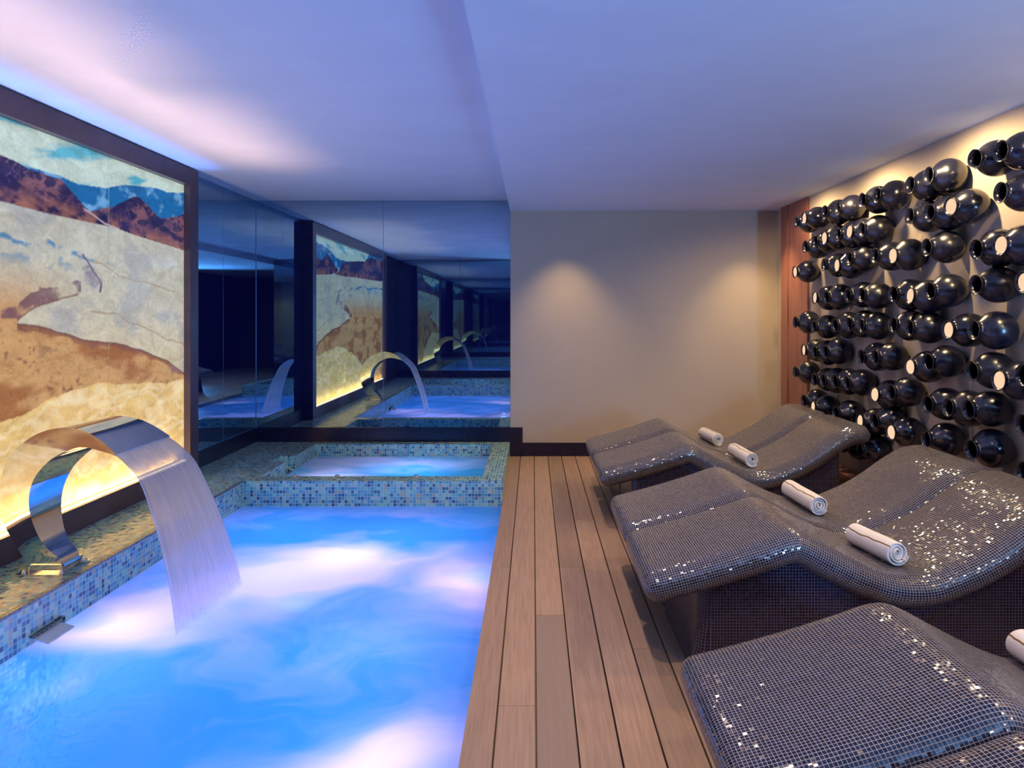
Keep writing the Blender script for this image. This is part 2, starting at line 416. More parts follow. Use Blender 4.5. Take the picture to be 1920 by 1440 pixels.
m = MB(); m.box(XL, XP, WP-0.14, WP-0.012, -1.3, ZL)
tag(m.build('wall_pool_end', M['darkwall'], weld=False), kind='structure')

# deck boards
m = MB(); rnd = random.Random(11)
m.box(XP, XR, YF, YB, -0.30, -0.045, (0.1, 1.0, 0))
xs = [-0.238, -0.128]
while xs[-1] < XR: xs.append(xs[-1]+0.137)
joints = {0: [3.83], 1: [2.47], 2: [3.22], 3: [3.83, 1.6], 4: [4.72, 2.0], 5: [5.28, 2.9], 6: [3.51, 2.1], 7: [5.72, 3.0]}
for i in range(len(xs)-1):
    x0, x1 = xs[i]+0.0035, min(xs[i+1]-0.0035, XR-0.002)
    js = sorted(joints.get(i, [rnd.uniform(1, 3), rnd.uniform(4, 6)]) + [rnd.uniform(-3.5, -0.5)])
    ys = [YF] + js + [YB-0.001]
    for a, b in zip(ys[:-1], ys[1:]):
        grey = 1.0 if (i == 2 and b < 3.3 and a > -1) or (i == 2 and abs(b-3.22) < 0.01) else rnd.choice([0.0, 0.0, 0.15, 0.25])
        m.box(x0, x1, a+0.001, b-0.001, -0.040, 0.0, (rnd.random(), grey, rnd.random()))
tag(m.build('floor', M['deck'], weld=False), kind='structure')

# black trim and baseboard
m = MB(); m.box(-0.108, XR, YB-0.014, YB+0.001, 0, 0.135)
m.box(-0.231, -0.108, YB-0.020, YB+0.001, 0, 0.290)
tag(m.build('baseboard_back', M['black'], weld=False), kind='structure')
m = MB(); m.box(XL, -0.231, YB-0.020, YB+0.004, PZ, 0.290); m.box(XL-0.002, XL+0.020, 5.467, YB-0.02, PZ, 0.290)
tag(m.build('trim_1', M['black'], weld=False), kind='structure')
m = MB(); m.box(XL, XP, WP-0.004, WP+0.02, PZ, 0.290)
tag(m.build('trim_2', M['black'], weld=False), kind='structure')
m = MB(); m.box(XR-0.02, XR, YF, 6.09, 0, 0.13)
tag(m.build('baseboard_right', M['black'], weld=False), kind='structure')
m = MB()
for a, b in ((6.09, 6.20), (6.203, 6.36), (6.363, 6.535)): m.box(XR-0.022, XR+0.001, a, b, 0, ZR-0.001)
m.box(XR-0.030, XR+0.001, 6.54, 6.71, 0, ZR-0.001)
tag(m.build('trim_3', M['cedar'], weld=False), kind='structure')
m = MB(); m.box(XR-0.14, XR-0.021, 0.4, 6.085, 0, 0.20); m.box(XR-0.16, XR-0.021, 0.4, 6.085, 0.203, 0.235)
tag(m.build('trim_4', M['cedar'], weld=False), kind='structure')

# mirror panes
def pane(name, x0, x1, y0, y1, z0, z1, label, group):
    mb = MB(); mb.box(x0, x1, y0, y1, z0, z1)
    return tag(mb.build(name, M['mirror_near'] if y1 < 0 else M['mirror'], weld=False), label, 'mirror', group)
g = 0.0022
pane('mirror_panel', XL+0.006, -1.514-g, YB-0.002, YB+0.010, 0.290, ZL-0.001, 'tall dark mirror panel on the back wall, beside the left corner, reflecting the mural', 'dark mirror panels behind the spa')
pane('mirror_panel', -1.514+g, XP+0.003, YB-0.002, YB+0.010, 0.290, ZL-0.001, 'tall dark mirror panel on the back wall, next to the beige plaster wall', 'dark mirror panels behind the spa')
pane('mirror_panel', XL-0.010, XL+0.002, 6.16+g, YB-0.004, 0.290, ZL-0.001, 'narrow dark mirror panel on the left wall touching the far corner', 'dark mirror panels on the left wall')
pane('mirror_panel', XL-0.010, XL+0.002, 5.46, 6.16-g, 0.290, ZL-0.001, 'narrow dark mirror panel on the left wall right behind the mural frame', 'dark mirror panels on the left wall')
pane('mirror_panel', XL+0.005, -1.514-g, WP-0.010, WP+0.002, 0.290, ZL-0.001, 'dark mirror panel opposite the spa, left pane, seen only in the reflections', 'dark mirror panels at the near pool end')
pane('mirror_panel', -1.514+g, XP, WP-0.010, WP+0.002, 0.290, ZL-0.001, 'dark mirror panel opposite the spa, right pane, seen only in the reflections', 'dark mirror panels at the near pool end')
m = MB(); m.box(-1.52, -1.508, YB-0.001, YB+0.0005, 0.290, ZL-0.001); m.box(XL-0.006, XL+0.001, 6.155, 6.165, 0.290, ZL-0.001)
m.box(XL+0.0, XL+0.006, YB-0.004, YB+0.001, 0.290, ZL-0.001)
tag(m.build('trim_5', M['gapback'], weld=False), kind='structure')

# ------------------------------------------------------------------ pool and spa basin (one tiled body)
def basin():
    X = [XL, -2.29, -2.23, -2.16, -0.40, XP]
    Y = [WP, 0.05, 1.08, 1.23, 3.04, 3.20, 5.24, 5.40, 5.95, 6.18, 6.75, YB-0.001]
    deep = {}
    def dep(i, j):
        xa, ya = (X[i]+X[i+1])/2, (Y[j]+Y[j+1])/2
        if xa > -2.23 and 1.23 < ya < 5.24: return -1.10
        if -2.16 < xa < -0.40 and (5.40 < ya < 6.75 or 0.05 < ya < 1.08): return -0.70
        if -2.29 < xa < -2.16 and 5.95 < ya < 6.18: return 0.0
        return PZ
    m = MB(); nx, ny = len(X)-1, len(Y)-1
    for i in range(nx):
        for j in range(ny):
            d = dep(i, j); m.quad([(X[i], Y[j], d), (X[i+1], Y[j], d), (X[i+1], Y[j+1], d), (X[i], Y[j+1], d)])
            if i < nx-1:
                e = dep(i+1, j)
                if e != d:
                    m.quad([(X[i+1], Y[j], d), (X[i+1], Y[j+1], d), (X[i+1], Y[j+1], e), (X[i+1], Y[j], e)][::(1 if e > d else -1)])
            if j < ny-1:
                e = dep(i, j+1)
                if e != d:
                    m.quad([(X[i], Y[j+1], d), (X[i], Y[j+1], e), (X[i+1], Y[j+1], e), (X[i+1], Y[j+1], d)][::(1 if e > d else -1)])
    for j in range(ny):      # right edge, to the deck and under it
        d = dep(nx-1, j); m.quad([(XP, Y[j], -1.1), (XP, Y[j+1], -1.1), (XP, Y[j+1], max(d, -0.03)), (XP, Y[j], max(d, -0.03))])
    # rounded step bench under the far riser
    m.box(-2.23, XP, 4.95, 5.24, -1.1, -0.45)
    return m
root = empty('tiled_pool', (-1.2, 5.24, PZ))
tag(root, 'raised blue and green mosaic pool surround holding the big pool and small spa', 'pool')
basin().build('basin', M['pool'], root, weld=False)
# dark edging row of tiles along the left pool lip
m = MB(); m.box(-2.245, -2.222, 1.23, 5.23, PZ-0.010, PZ+0.003)
M['edge'] = mosaic('edge_mosaic', 0.028, 0.12, [(0, (0.03, 0.07, 0.09)), (0.4, (0.06, 0.13, 0.14)), (0.8, (0.02, 0.04, 0.07))], (0.32, 0.30, 0.26), 0.25, 0.05)
m.build('edge_tiles', M['edge'], root, weld=False)
# skimmer at the waterline
sk = MB()
sk.quad([(-2.229, 3.03, -0.018), (-2.150, 3.03, -0.042), (-2.150, 3.20, -0.042), (-2.229, 3.20, -0.018)])
sk.quad([(-2.229, 3.03, -0.024), (-2.229, 3.20, -0.024), (-2.150, 3.20, -0.048), (-2.150, 3.03, -0.048)])
sk.quad([(-2.150, 3.03, -0.048), (-2.150, 3.20, -0.048), (-2.150, 3.20, -0.042), (-2.150, 3.03, -0.042)])
sk.quad([(-2.229, 3.03, -0.024), (-2.150, 3.03, -0.048), (-2.150, 3.03, -0.042), (-2.229, 3.03, -0.018)])
M['skim'] = plain('skimmer_plastic', (0.55, 0.62, 0.70), 0.4)
sko = sk.build('skimmer_flap', M['skim'], root, weld=False)
sf = MB(); sf.box(-2.231, -2.205, 3.200, 3.216, -0.13, 0.0); sf.box(-2.231, -2.205, 3.02, 3.216, -0.014, -0.006)
sf.build('skimmer_frame', M['edge'], root, weld=False)

def water(name, x0, x1, y0, y1, z, mat, label, n=48):
    rings = []
    for i in range(n+1):
        r = []
        for j in range(n+1):
            y = y0+(y1-y0)*i/n; x = x0+(x1-x0)*j/n
            e = min(1, min(x-x0, x1-x, y-y0, y1-y)/0.12)
            r.append((x, y, z+e*0.006*(math.sin(x*9+y*5)+math.sin(y*11-x*4+1.3)+math.sin(x*17+y*13))/3))
        rings.append(r)
    o = grid_mesh(name, rings, False, mat)
    return tag(o, label, 'water')
water('pool_water', -2.2295, XP-0.001, 1.2305, 5.2395, -0.05, M['water'], 'bubbling blue and lavender lit water filling the big pool in the foreground')
water('spa_water', -2.1595, -0.4005, 5.4005, 6.7495, 0.02, M['spawater'], 'pale blue lit water in the small raised spa by the mirror wall')
water('spa_water', -2.1595, -0.4005, 0.0505, 1.0795, 0.02, M['spawater'], 'strip of blue lit water at the near pool end, seen in the mirror')

# chrome air buttons on the spa rim
for k, (x, lab) in enumerate(((-1.88, 'left'), (-1.547, 'middle'), (-0.925, 'right'))):
    rings = []
    for a in np.linspace(0, PI/2, 7):
        r = 0.019*math.cos(a)+0.0005; z = PZ+0.016*math.sin(a)+0.001
        rings.append([(x+r*math.cos(b), 5.385+r*math.sin(b), z) for b in np.linspace(0, 2*PI, 17)[:-1]])
    o = grid_mesh('air_button', rings, True, M['bolt'])
    tag(o, 'small round chrome button on the front rim of the spa, %s of the three' % lab, 'button', 'chrome buttons on the spa rim')

# ------------------------------------------------------------------ backlit mural on the left wall
XF, XG = -2.682, -2.730
MY0, MY1, MZ0, MZ1 = 1.30, 5.467, PZ+0.001, 2.566
FB = 0.130
mural = empty('backlit_mural', (XF-0.05, (MY0+MY1)/2, PZ))
tag(mural, 'large backlit glass mural of mountains and golden shoreline on the left wall', 'mural')
m = MB()
m.box(XL+0.003, XF, MY0, MY1, MZ1-FB, MZ1); m.box(XL+0.003, XF, MY0, MY1, MZ0, 0.285)
m.box(XL+0.003, XF, MY0, MY0+FB, 0.285, MZ1-FB); m.box(XL+0.003, XF, MY1-FB, MY1, 0.285, MZ1-FB)
m.build('frame', M['navyframe'], mural, weld=False)
def hsh(a): return np.modf(np.abs(np.sin(a)*43758.5453))[0]
def vnoise(x, y):
    xi, yi = np.floor(x), np.floor(y); fx, fy = x-xi, y-yi
    fx = fx*fx*(3-2*fx); fy = fy*fy*(3-2*fy)
    h = lambda a, b: hsh(a*12.9898+b*78.233)
    return (h(xi, yi)*(1-fx)+h(xi+1, yi)*fx)*(1-fy)+(h(xi, yi+1)*(1-fx)+h(xi+1, yi+1)*fx)*fy
def fbm(x, y, o=5):
    s = 0; a = 0.5
    for k in range(o): s = s+a*vnoise(x*2**k+7*k, y*2**k+3*k); a *= 0.5
    return s/0.97
def picture(Y, Z):
    """Flat colours of the printed landscape at wall position (Y, Z)."""
    I = lambda pts: np.interp(Y, [p[0] for p in sorted(pts)], [p[1] for p in sorted(pts)])
    wob = (fbm(Y*6, Z*6)-0.5)
    sky_b = I([(1.3, 2.6), (2.3, 2.50), (2.7, 2.30), (3.1, 2.27), (3.494, 2.237), (3.65, 2.217), (3.94, 2.22), (4.11, 2.20), (4.37, 2.23), (4.555, 2.285), (4.87, 2.335), (5.086, 2.336), (5.4, 2.39)]) + wob*0.02
    near_b = I([(1.3, 2.4), (2.3, 2.40), (3.0, 2.27), (3.494, 2.245), (3.7, 2.205), (3.95, 2.20), (4.1, 2.11), (4.2, 2.06), (4.45, 2.12), (4.65, 2.22), (4.72, 2.235), (4.85, 2.18), (5.0, 2.13), (5.2, 2.17), (5.4, 2.24)]) + wob*0.03
    mt_b = I([(1.3, 2.05), (1.7, 2.03), (3.5, 2.0), (3.88, 1.986), (4.49, 1.985), (4.66, 1.967), (5.4, 1.92)])
    U = I([(3.61, 1.37), (3.745, 1.351), (4.03, 1.29), (4.14, 1.262), (4.395, 1.242), (4.75, 1.173), (5.08, 1.08), (5.3, 0.98), (5.39, 0.943)]) + wob*0.03
    L = I([(1.3, 0.15), (2.0, 0.22), (2.5, 0.38), (2.8, 0.6), (3.22, 0.775), (3.494, 0.87), (3.62, 0.884), (3.83, 0.943), (4.03, 0.972), (4.21, 0.99), (4.615, 0.96), (5.08, 0.906), (5.38, 0.93)]) + wob*0.05
    T = I([(3.61, 1.39), (3.70, 1.445), (3.785, 1.478), (4.077, 1.537), (4.3, 1.565), (5.5, 1.565)]) + wob*0.03
    n = fbm(Y*3, Z*5); n2 = fbm(Y*9+3, Z*14)
    def S(a, b, x): t = np.clip((x-a)/(b-a), 0, 1); return t*t*(3-2*t)
    def mixc(c, d, f): return c*(1-f[..., None])+np.array(d)*f[..., None]
    sea = mixc(np.ones(Y.shape+(3,))*np.array((0.50, 0.48, 0.36)), (0.62, 0.52, 0.32), S(1.7, 1.1, Z))
    sea = mixc(sea, (0.36, 0.36, 0.33), 0.7*S(0.50, 0.72, n))
    c = sea
    # teal streaks and dark shore line
    bs = I([(2.0, 1.90), (3.494, 1.836), (3.745, 1.80), (4.145, 1.776), (4.5, 1.72), (5.4, 1.66)]) + wob*0.10
    c = mixc(c, (0.02, 0.17, 0.33), 0.85*S(0.022, 0.008, np.abs(Z-bs))*S(0.42, 0.58, n2+0.12*(Y < 3.9))*S(4.6, 4.0, Y))
    c = mixc(c, (0.05, 0.20, 0.36), 0.55*S(0.10, 0.02, np.abs(Z-bs+0.06))*S(0.55, 0.66, n2)*S(4.4, 3.9, Y))
    # wedge of wet sand left of the foam tongue
    wy = S(4.25, 3.5, Y)
    wedge = S(1.80, 1.38, Z)*wy
    c = mixc(c, (0.52, 0.27, 0.10), wedge*(Z > T))
    c = mixc(c, (0.13, 0.05, 0.09), 0.8*((Z > T) & (Z < T+0.09*n2+0.03) & (Y < 4.12) & (Y > 3.5)) * S(0.35, 0.6, n2))
    px = I([(3.3, 1.0), (5.5, 1.0)])
    lineY = np.interp(Z, [1.56, 1.62, 1.685, 1.74, 1.776], [4.30, 4.31, 4.235, 4.19, 4.145]) + wob*0.03
    c = mixc(c, (0.06, 0.05, 0.13), ((np.abs(Y-lineY) < 0.009) & (Z < 1.79) & (Z > 1.56))*0.9)
    c = mixc(c, (0.16, 0.12, 0.22), 0.6*S(0.14, 0.02, np.abs(Y-lineY+0.06))*((Z < 1.72) & (Z > 1.56))*S(0.5, 0.62, n2))
    # sand
    Uu = np.where(Y < 3.61, 9, U)
    sand = ((Z < Uu) & (Z > L) & ((Y > 3.61) | (Z < 1.40)))
    sc_ = mixc(np.ones(Y.shape+(3,))*np.array((0.56, 0.31, 0.12)), (0.34, 0.13, 0.045), 0.95*S(0.40, 0.66, fbm(Y*4, Z*9, 6)))
    spk = fbm(Y*30, Z*44, 4)
    sc_ = mixc(sc_, (0.16, 0.06, 0.05), 0.7*S(0.60, 0.72, spk)*S(0.45, 0.62, n))
    sc_ = mixc(sc_, (0.15, 0.06, 0.07), 0.75*S(0.62, 0.76, n2)*S(0.25, 0.0, np.minimum(Uu-Z, Z-L+0.12)))
    c = np.where(sand[..., None], sc_, c)
    c = mixc(c, (0.11, 0.04, 0.045), 0.9*((Y > 3.61) & (np.abs(Z-U) < 0.007) & (Z > L)))
    c = mixc(c, (0.25, 0.10, 0.06), 0.8*((Y > 3.61) & (Z < U) & (Z > U-0.035*n2*1.6) & (Z > L)))
    c = mixc(c, (0.20, 0.10, 0.08), 0.8*((Y > 3.61) & (Y < 4.1) & (np.abs(Z-T) < 0.006)))
    # lower foam
    low = Z < L
    fo = mixc(np.ones(Y.shape+(3,))*np.array((0.74, 0.50, 0.18)), (0.86, 0.64, 0.32), S(0.40, 0.75, n2))
    for (a, b, d) in ((-0.05, 0.02, 0.012), (-0.16, 0.05, 0.010), (-0.30, 0.08, 0.012), (-0.42, 0.12, 0.010)):
        lz = L + a + b*np.sin(Y*4+a*30) + wob*0.14
        fo = mixc(fo, (0.98, 0.80, 0.50), 0.35*S(d*2.2, d*0.6, np.abs(Z-lz)))
    c = np.where(low[..., None], fo, c)
    # thin sand ripple in the sea, upper right
    for pts in (([(4.2, 1.44), (4.45, 1.43), (4.6, 1.36), (4.8, 1.34), (5.1, 1.24), (5.4, 1.18)]), ([(4.24, 1.75), (4.5, 1.68), (4.8, 1.66), (5.2, 1.60)])):
        lz = I(pts)+wob*0.05
        c = mixc(c, (0.32, 0.20, 0.10), 0.6*((np.abs(Z-lz) < 0.005) & (Y > pts[0][0]) & (Y < pts[-1][0])))
    # mountains and sky
    mt = Z > mt_b
    ridge = fbm(Y*5+2*Z, Z*9-Y*3)
    rg2 = 1-2*np.abs(fbm(Y*7-Z*6, Z*16+Y*4, 6)-0.5); rg3 = 1-2*np.abs(fbm(Y*19+Z*8, Z*30-Y*9, 4)-0.5)
    mc = mixc(np.ones(Y.shape+(3,))*np.array((0.030, 0.018, 0.075)), (0.20, 0.085, 0.10), S(0.38, 0.70, ridge))
    mc = mixc(mc, (0.015, 0.012, 0.06), 0.85*S(0.90, 0.70, rg2)*S(2.35, 2.2, Z))
    mc = mixc(mc, (0.42, 0.25, 0.20), 0.55*S(0.965, 0.995, rg3)*S(0.4, 0.55, n2))
    peak = I([(3.4, 2.15), (3.6, 2.12), (3.85, 2.03), (4.0, 2.0), (4.3, 2.02), (4.6, 2.20), (4.72, 2.22), (4.9, 2.10), (5.4, 2.0)])+wob*0.05
    mc = mixc(mc, (0.012, 0.010, 0.05), 0.6*S(0.03, 0.0, np.abs(Z-peak+0.012)))
    mc = mixc(mc, (0.32, 0.13, 0.08), 0.8*S(0.12, 0.0, Z-mt_b)*S(0.4, 0.62, n2))
    path = I([(4.05, 2.08), (4.2, 2.05), (4.35, 2.0), (4.5, 1.985)])
    mc = mixc(mc, (0.6, 0.45, 0.4), 0.7*((np.abs(Z-path) < 0.006) & (Y > 4.15) & (Y < 4.5)))
    far = mixc(np.ones(Y.shape+(3,))*np.array((0.01, 0.12, 0.30)), (0.14, 0.34, 0.52), S(0.5, 0.7, n2))
    mc = np.where((Z > near_b)[..., None], far, mc)
    c = np.where(mt[..., None], mc, c)
    sky = mixc(np.ones(Y.shape+(3,))*np.array((0.50, 0.60, 0.48)), (0.03, 0.36, 0.46), 0.9*S(0.52, 0.72, fbm(Y*2.2+Z*2, Z*11-Y*2.5+4)))
    c = np.where((Z > sky_b)[..., None], sky, c)
    return np.clip(c, 0, 1)
ys_ = [MY0+FB+0.002, 2.47, 3.43, 4.39, MY1-FB-0.002]
for a, b in zip(ys_[:-1], ys_[1:]):
    a2, b2, z0, z1 = a+0.0018, b-0.0018, 0.290, MZ1-FB-0.002
    ny_, nz_ = int((b2-a2)/0.006), 380
    Yg, Zg = np.meshgrid(np.linspace(a2, b2, ny_), np.linspace(z0, z1, nz_))
    col = (sum(picture(Yg+dy, Zg+dz) for dy in (-0.002, 0.002) for dz in (-0.002, 0.002))/4).reshape(-1, 3); yy, zz = Yg.ravel(), Zg.ravel(); n = len(yy)
    o3 = Vector(mural.location)
    v = [(XG-o3.x, y-o3.y, z-o3.z) for y, z in zip(yy, zz)] + [(XG-0.012-o3.x, y-o3.y, z-o3.z) for y, z in ((a2, z0), (b2, z0), (b2, z1), (a2, z1))]
    f = [(i*ny_+j, i*ny_+j+1, (i+1)*ny_+j+1, (i+1)*ny_+j) for i in range(nz_-1) for j in range(ny_-1)]
    f.append((n, n+3, n+2, n+1))
    bt = list(range(ny_)); tp = [(nz_-1)*ny_+j for j in range(ny_)]; lf = [i*ny_ for i in range(nz_)]; rt = [i*ny_+ny_-1 for i in range(nz_)]
    f.append(tuple(bt[::-1])+(n, n+1)); f.append(tuple(tp)+(n+2, n+3)); f.append(tuple(lf)+(n+3, n)); f.append(tuple(rt[::-1])+(n+1, n+2))
    me = bpy.data.meshes.new('mural_pane'); me.from_pydata(v, [], f)
    va = np.array([(y, z) for y, z in zip(yy, zz)] + [(0, 0)]*4)
    li = np.empty(len(me.loops), dtype=np.int32); me.loops.foreach_get('vertex_index', li)
    me.uv_layers.new(name='UVMap').data.foreach_set('uv', va[li].ravel())
    ca = me.color_attributes.new('picture', 'FLOAT_COLOR', 'POINT')
    cc = np.full((n+4, 4), 0.03, dtype=np.float32); cc[:n, :3] = col; ca.data.foreach_set('color', cc.ravel())
    me.materials.append(M['mural'])
    o = bpy.data.objects.new('mural_pane', me); C.objects.link(o); o.parent = mural
m = MB(); m.box(XG+0.004, XG+0.020, MY0+FB+0.01, MY1-FB-0.01, 0.2855, 0.2925)
m.build('light_strip', M['strip'], mural, weld=False)

# ------------------------------------------------------------------ waterfall fountain
def catmull(pts, n):
    P = [Vector(p) for p in pts]; P = [P[0]*2-P[1]] + P + [P[-1]*2-P[-2]]; out = []
    for i in range(1, len(P)-2):
        for k in range(n):
            t = k/n; a, b, c, d = P[i-1], P[i], P[i+1], P[i+2]
            out.append(0.5*((2*b)+(c-a)*t+(2*a-5*b+4*c-d)*t*t+(3*b-a-3*c+d)*t**3))
    out.append(P[-2]); return out
def resample(pts, n):
    d = [0]
    for a, b in zip(pts[:-1], pts[1:]): d.append(d[-1]+(b-a).length)
    out = []
    for k in range(n):
        s = d[-1]*k/(n-1)
        i = max(j for j in range(len(d)) if d[j] <= s+1e-9); i = min(i, len(pts)-2)
        t = (s-d[i])/max(1e-9, d[i+1]-d[i]); out.append(pts[i].lerp(pts[i+1], min(1, t)))
    return out
inner = [(-2.316, 0.146), (-2.327, 0.211), (-2.375, 0.262), (-2.415, 0.330), (-2.441, 0.437), (-2.437, 0.535), (-2.395, 0.635), (-2.30, 0.727), (-2.193, 0.778), (-2.109, 0.792), (-1.953, 0.762)]
outer = [(-2.486, 0.146), (-2.500, 0.195), (-2.562, 0.332), (-2.587, 0.400), (-2.597, 0.492), (-2.582, 0.600), (-2.516, 0.740), (-2.378, 0.843), (-2.232, 0.882), (-2.115, 0.868), (-2.03, 0.828), (-1.948, 0.768)]
NP = 56
ci = resample(catmull([(x, z, 0) for x, z in inner], 8), NP); co = resample(catmull([(x, z, 0) for x, z in outer], 8), NP)
FYC = 3.423
fountain = empty('waterfall_fountain', (-2.40, FYC, PZ))
tag(fountain, 'curved polished steel waterfall spout standing on the pool ledge before the mural', 'fountain')
rings = []
for k in range(NP):
    s = k/(NP-1); hw = 0.066+0.172*max(0, (s-0.08)/0.92)**1.05
    a, b = co[k], ci[k]; cx, cz = -2.40, PZ
    if k == NP-1: b = Vector((b.x, b.y-0.004, 0))
    r = []
    for (p, sg) in ((a, -1), (a, 1), (b, 1), (b, -1)):
        r.append((p.x-cx, sg*hw, p.y-cz))
    # outer skin edge, rounded by doubling corners
    rings.append([r[0], tuple(Vector(r[0]).lerp(Vector(r[1]), 0.02)), tuple(Vector(r[0]).lerp(Vector(r[1]), 0.98)), r[1],
                  r[2], tuple(Vector(r[2]).lerp(Vector(r[3]), 0.02)), tuple(Vector(r[2]).lerp(Vector(r[3]), 0.98)), r[3]])
o = grid_mesh('spout', rings, True, M['steel'], fountain, smooth=True)
o.data.set_sharp_from_angle(angle=0.7)
for sg in (-1, 1):
    m = MB(); a, b = sorted((FYC+sg*0.066, FYC+sg*0.105)); m.box(-2.52, -2.29, a, b, PZ+0.0005, PZ+0.008)
    a, b = sorted((FYC+sg*0.062, FYC+sg*0.075)); m.box(-2.47, -2.31, a, b, PZ+0.0005, PZ+0.045)
    m.build('foot_bracket', M['steel'], fountain, weld=False)
for (bx, by) in ((-2.49, -0.087), (-2.305, -0.087), (-2.49, 0.087), (-2.305, 0.087)):
    rings = [[(bx+0.40*0+2.40+r*math.cos(a), by+r*math.sin(a), z) for a in np.linspace(0, 2*PI, 13)[:-1]]
             for r, z in ((0.011, 0.007), (0.011, 0.016), (0.007, 0.0165), (0.007, 0.024), (0.003, 0.027))]
    grid_mesh('bolt', rings, True, M['bolt'], fountain)
# the falling sheet of water
path = catmull([(-1.957, 0.765, 0), (-1.905, 0.725, 0), (-1.827, 0.640, 0), (-1.760, 0.49, 0), (-1.713, 0.36, 0), (-1.655, 0.16, 0), (-1.610, -0.055, 0)], 10)
path = resample(path, 46); rings = []; us = []; nc = 24
for k, p in enumerate(path):
    t = (path[min(k+1, 45)]-path[max(k-1, 0)]).normalized(); nr = Vector((-t.y, t.x, 0))
    s = k/45; hw = 0.236+0.075*s
    th = 0.006+0.006*s
    top = []; bot = []
    for j in range(nc+1):
        u = -1+2*j/nc; skew = 0.075*s*(-u)*0.5
        rip = 0.003*math.sin(u*23)+0.002*math.sin(u*51+s*2)
        e = 1-abs(u)**8
        q = p+nr*(th*e+rip*s)
        top.append((q.x-skew*0.6, FYC+u*hw, q.y)); q = p-nr*(th*e-rip*s); bot.append((q.x-skew*0.6, FYC+u*hw, q.y))
    rings.append(top+bot[::-1]); us.append(k*0.02)
vs = [j*0.025 for j in range(nc+1)] + [(nc-j)*0.025 for j in range(nc+1)] + [0]
o = grid_mesh('water_sheet', rings, True, M['fall'], None, (us, vs), caps=False)
# UV: across the sheet on U, down the sheet on V
uvd = o.data.uv_layers[0].data
for l in uvd: l.uv = (l.uv[1], l.uv[0])
tag(o, 'smooth sheet of falling water arcing from the steel spout into the pool', 'water')

# ------------------------------------------------------------------ mosaic loungers
PROF = [(0.475, 0.396), (0.60, 0.428), (0.75, 0.470), (0.90, 0.517), (0.99, 0.548), (1.045, 0.556), (1.10, 0.538), (1.20, 0.484), (1.32, 0.425), (1.42, 0.390),
        (1.50, 0.380), (1.58, 0.388), (1.68, 0.425), (1.76, 0.462), (1.86, 0.520), (1.98, 0.605), (2.07, 0.658), (2.13, 0.678), (2.19, 0.682)]
TH, RW = 0.130, 0.060
prof = resample(catmull([(x, z, 0) for x, z in PROF], 10), 96)
def frame(i):
    t = (prof[min(i+1, 95)]-prof[max(i-1, 0)]).normalized(); return t, Vector((-t.y, t.x, 0))
def section(width, th, shrink):
    """Rounded-rectangle loop (y, n); n from 0 (top) to -th."""
    pts = []; r = min(RW, th/2-0.002); rl = 0.085
    w = width/2
    cor = ((w-rl, -r, 0), (w-rl, -th+r, -1), (-w+rl, -th+r, -2), (-w+rl, -r, -3))
    pts.append((0.0, 0.0))
    for (cy, cn, q) in cor:
        for k in range(8):
            a = PI/2 + (q*PI/2) - (PI/2)*k/7
            pts.append((cy+rl*math.cos(a), cn+r*math.sin(a)))
    return pts
def make_bed(width):
    L = sum((b-a).length for a, b in zip(prof[:-1], prof[1:]))
    rings = []; us = []
    base = section(width, TH, 0)
    def add(i, dt, sh, u):
        t, nn = frame(i); p = prof[i]; ring = []
        w = width/2
        for (y, n) in base:
            y2 = y*(w-sh)/w; n2 = -TH/2+(n+TH/2)*(TH/2-sh)/(TH/2)
            q = p+t*dt+nn*n2; ring.append((q.x, y2, q.y))
        rings.append(ring); us.append(u)
    R = 0.05
    for k in range(7, 0, -1):
        a = (PI/2)*k/7; add(0, -R*math.sin(a)+0.0, R*(1-math.cos(a))*0.98, -R*a)
    for i in range(96): add(i, 0, 0, L*i/95)
    for k in range(1, 8):
        a = (PI/2)*k/7; add(95, R*math.sin(a), R*(1-math.cos(a))*0.98, L+R*a)
    vs = [0.0]
    for j in range(len(base)):
        a, b = base[j], base[(j+1) % len(base)]; vs.append(vs[-1]+math.dist(a, b))
    return rings, us, vs
BEDW = 0.634
BR = make_bed(BEDW)
def bed(parent):
    r, u, v = BR
    nc = len(r[0])
    verts = [(x, y, z) for rr in r for (x, y, z) in rr]
    o = grid_mesh('bed', r, True, M['tile'], parent, (u, v))
    o.location = (-0.66, 0, 0)
    return o
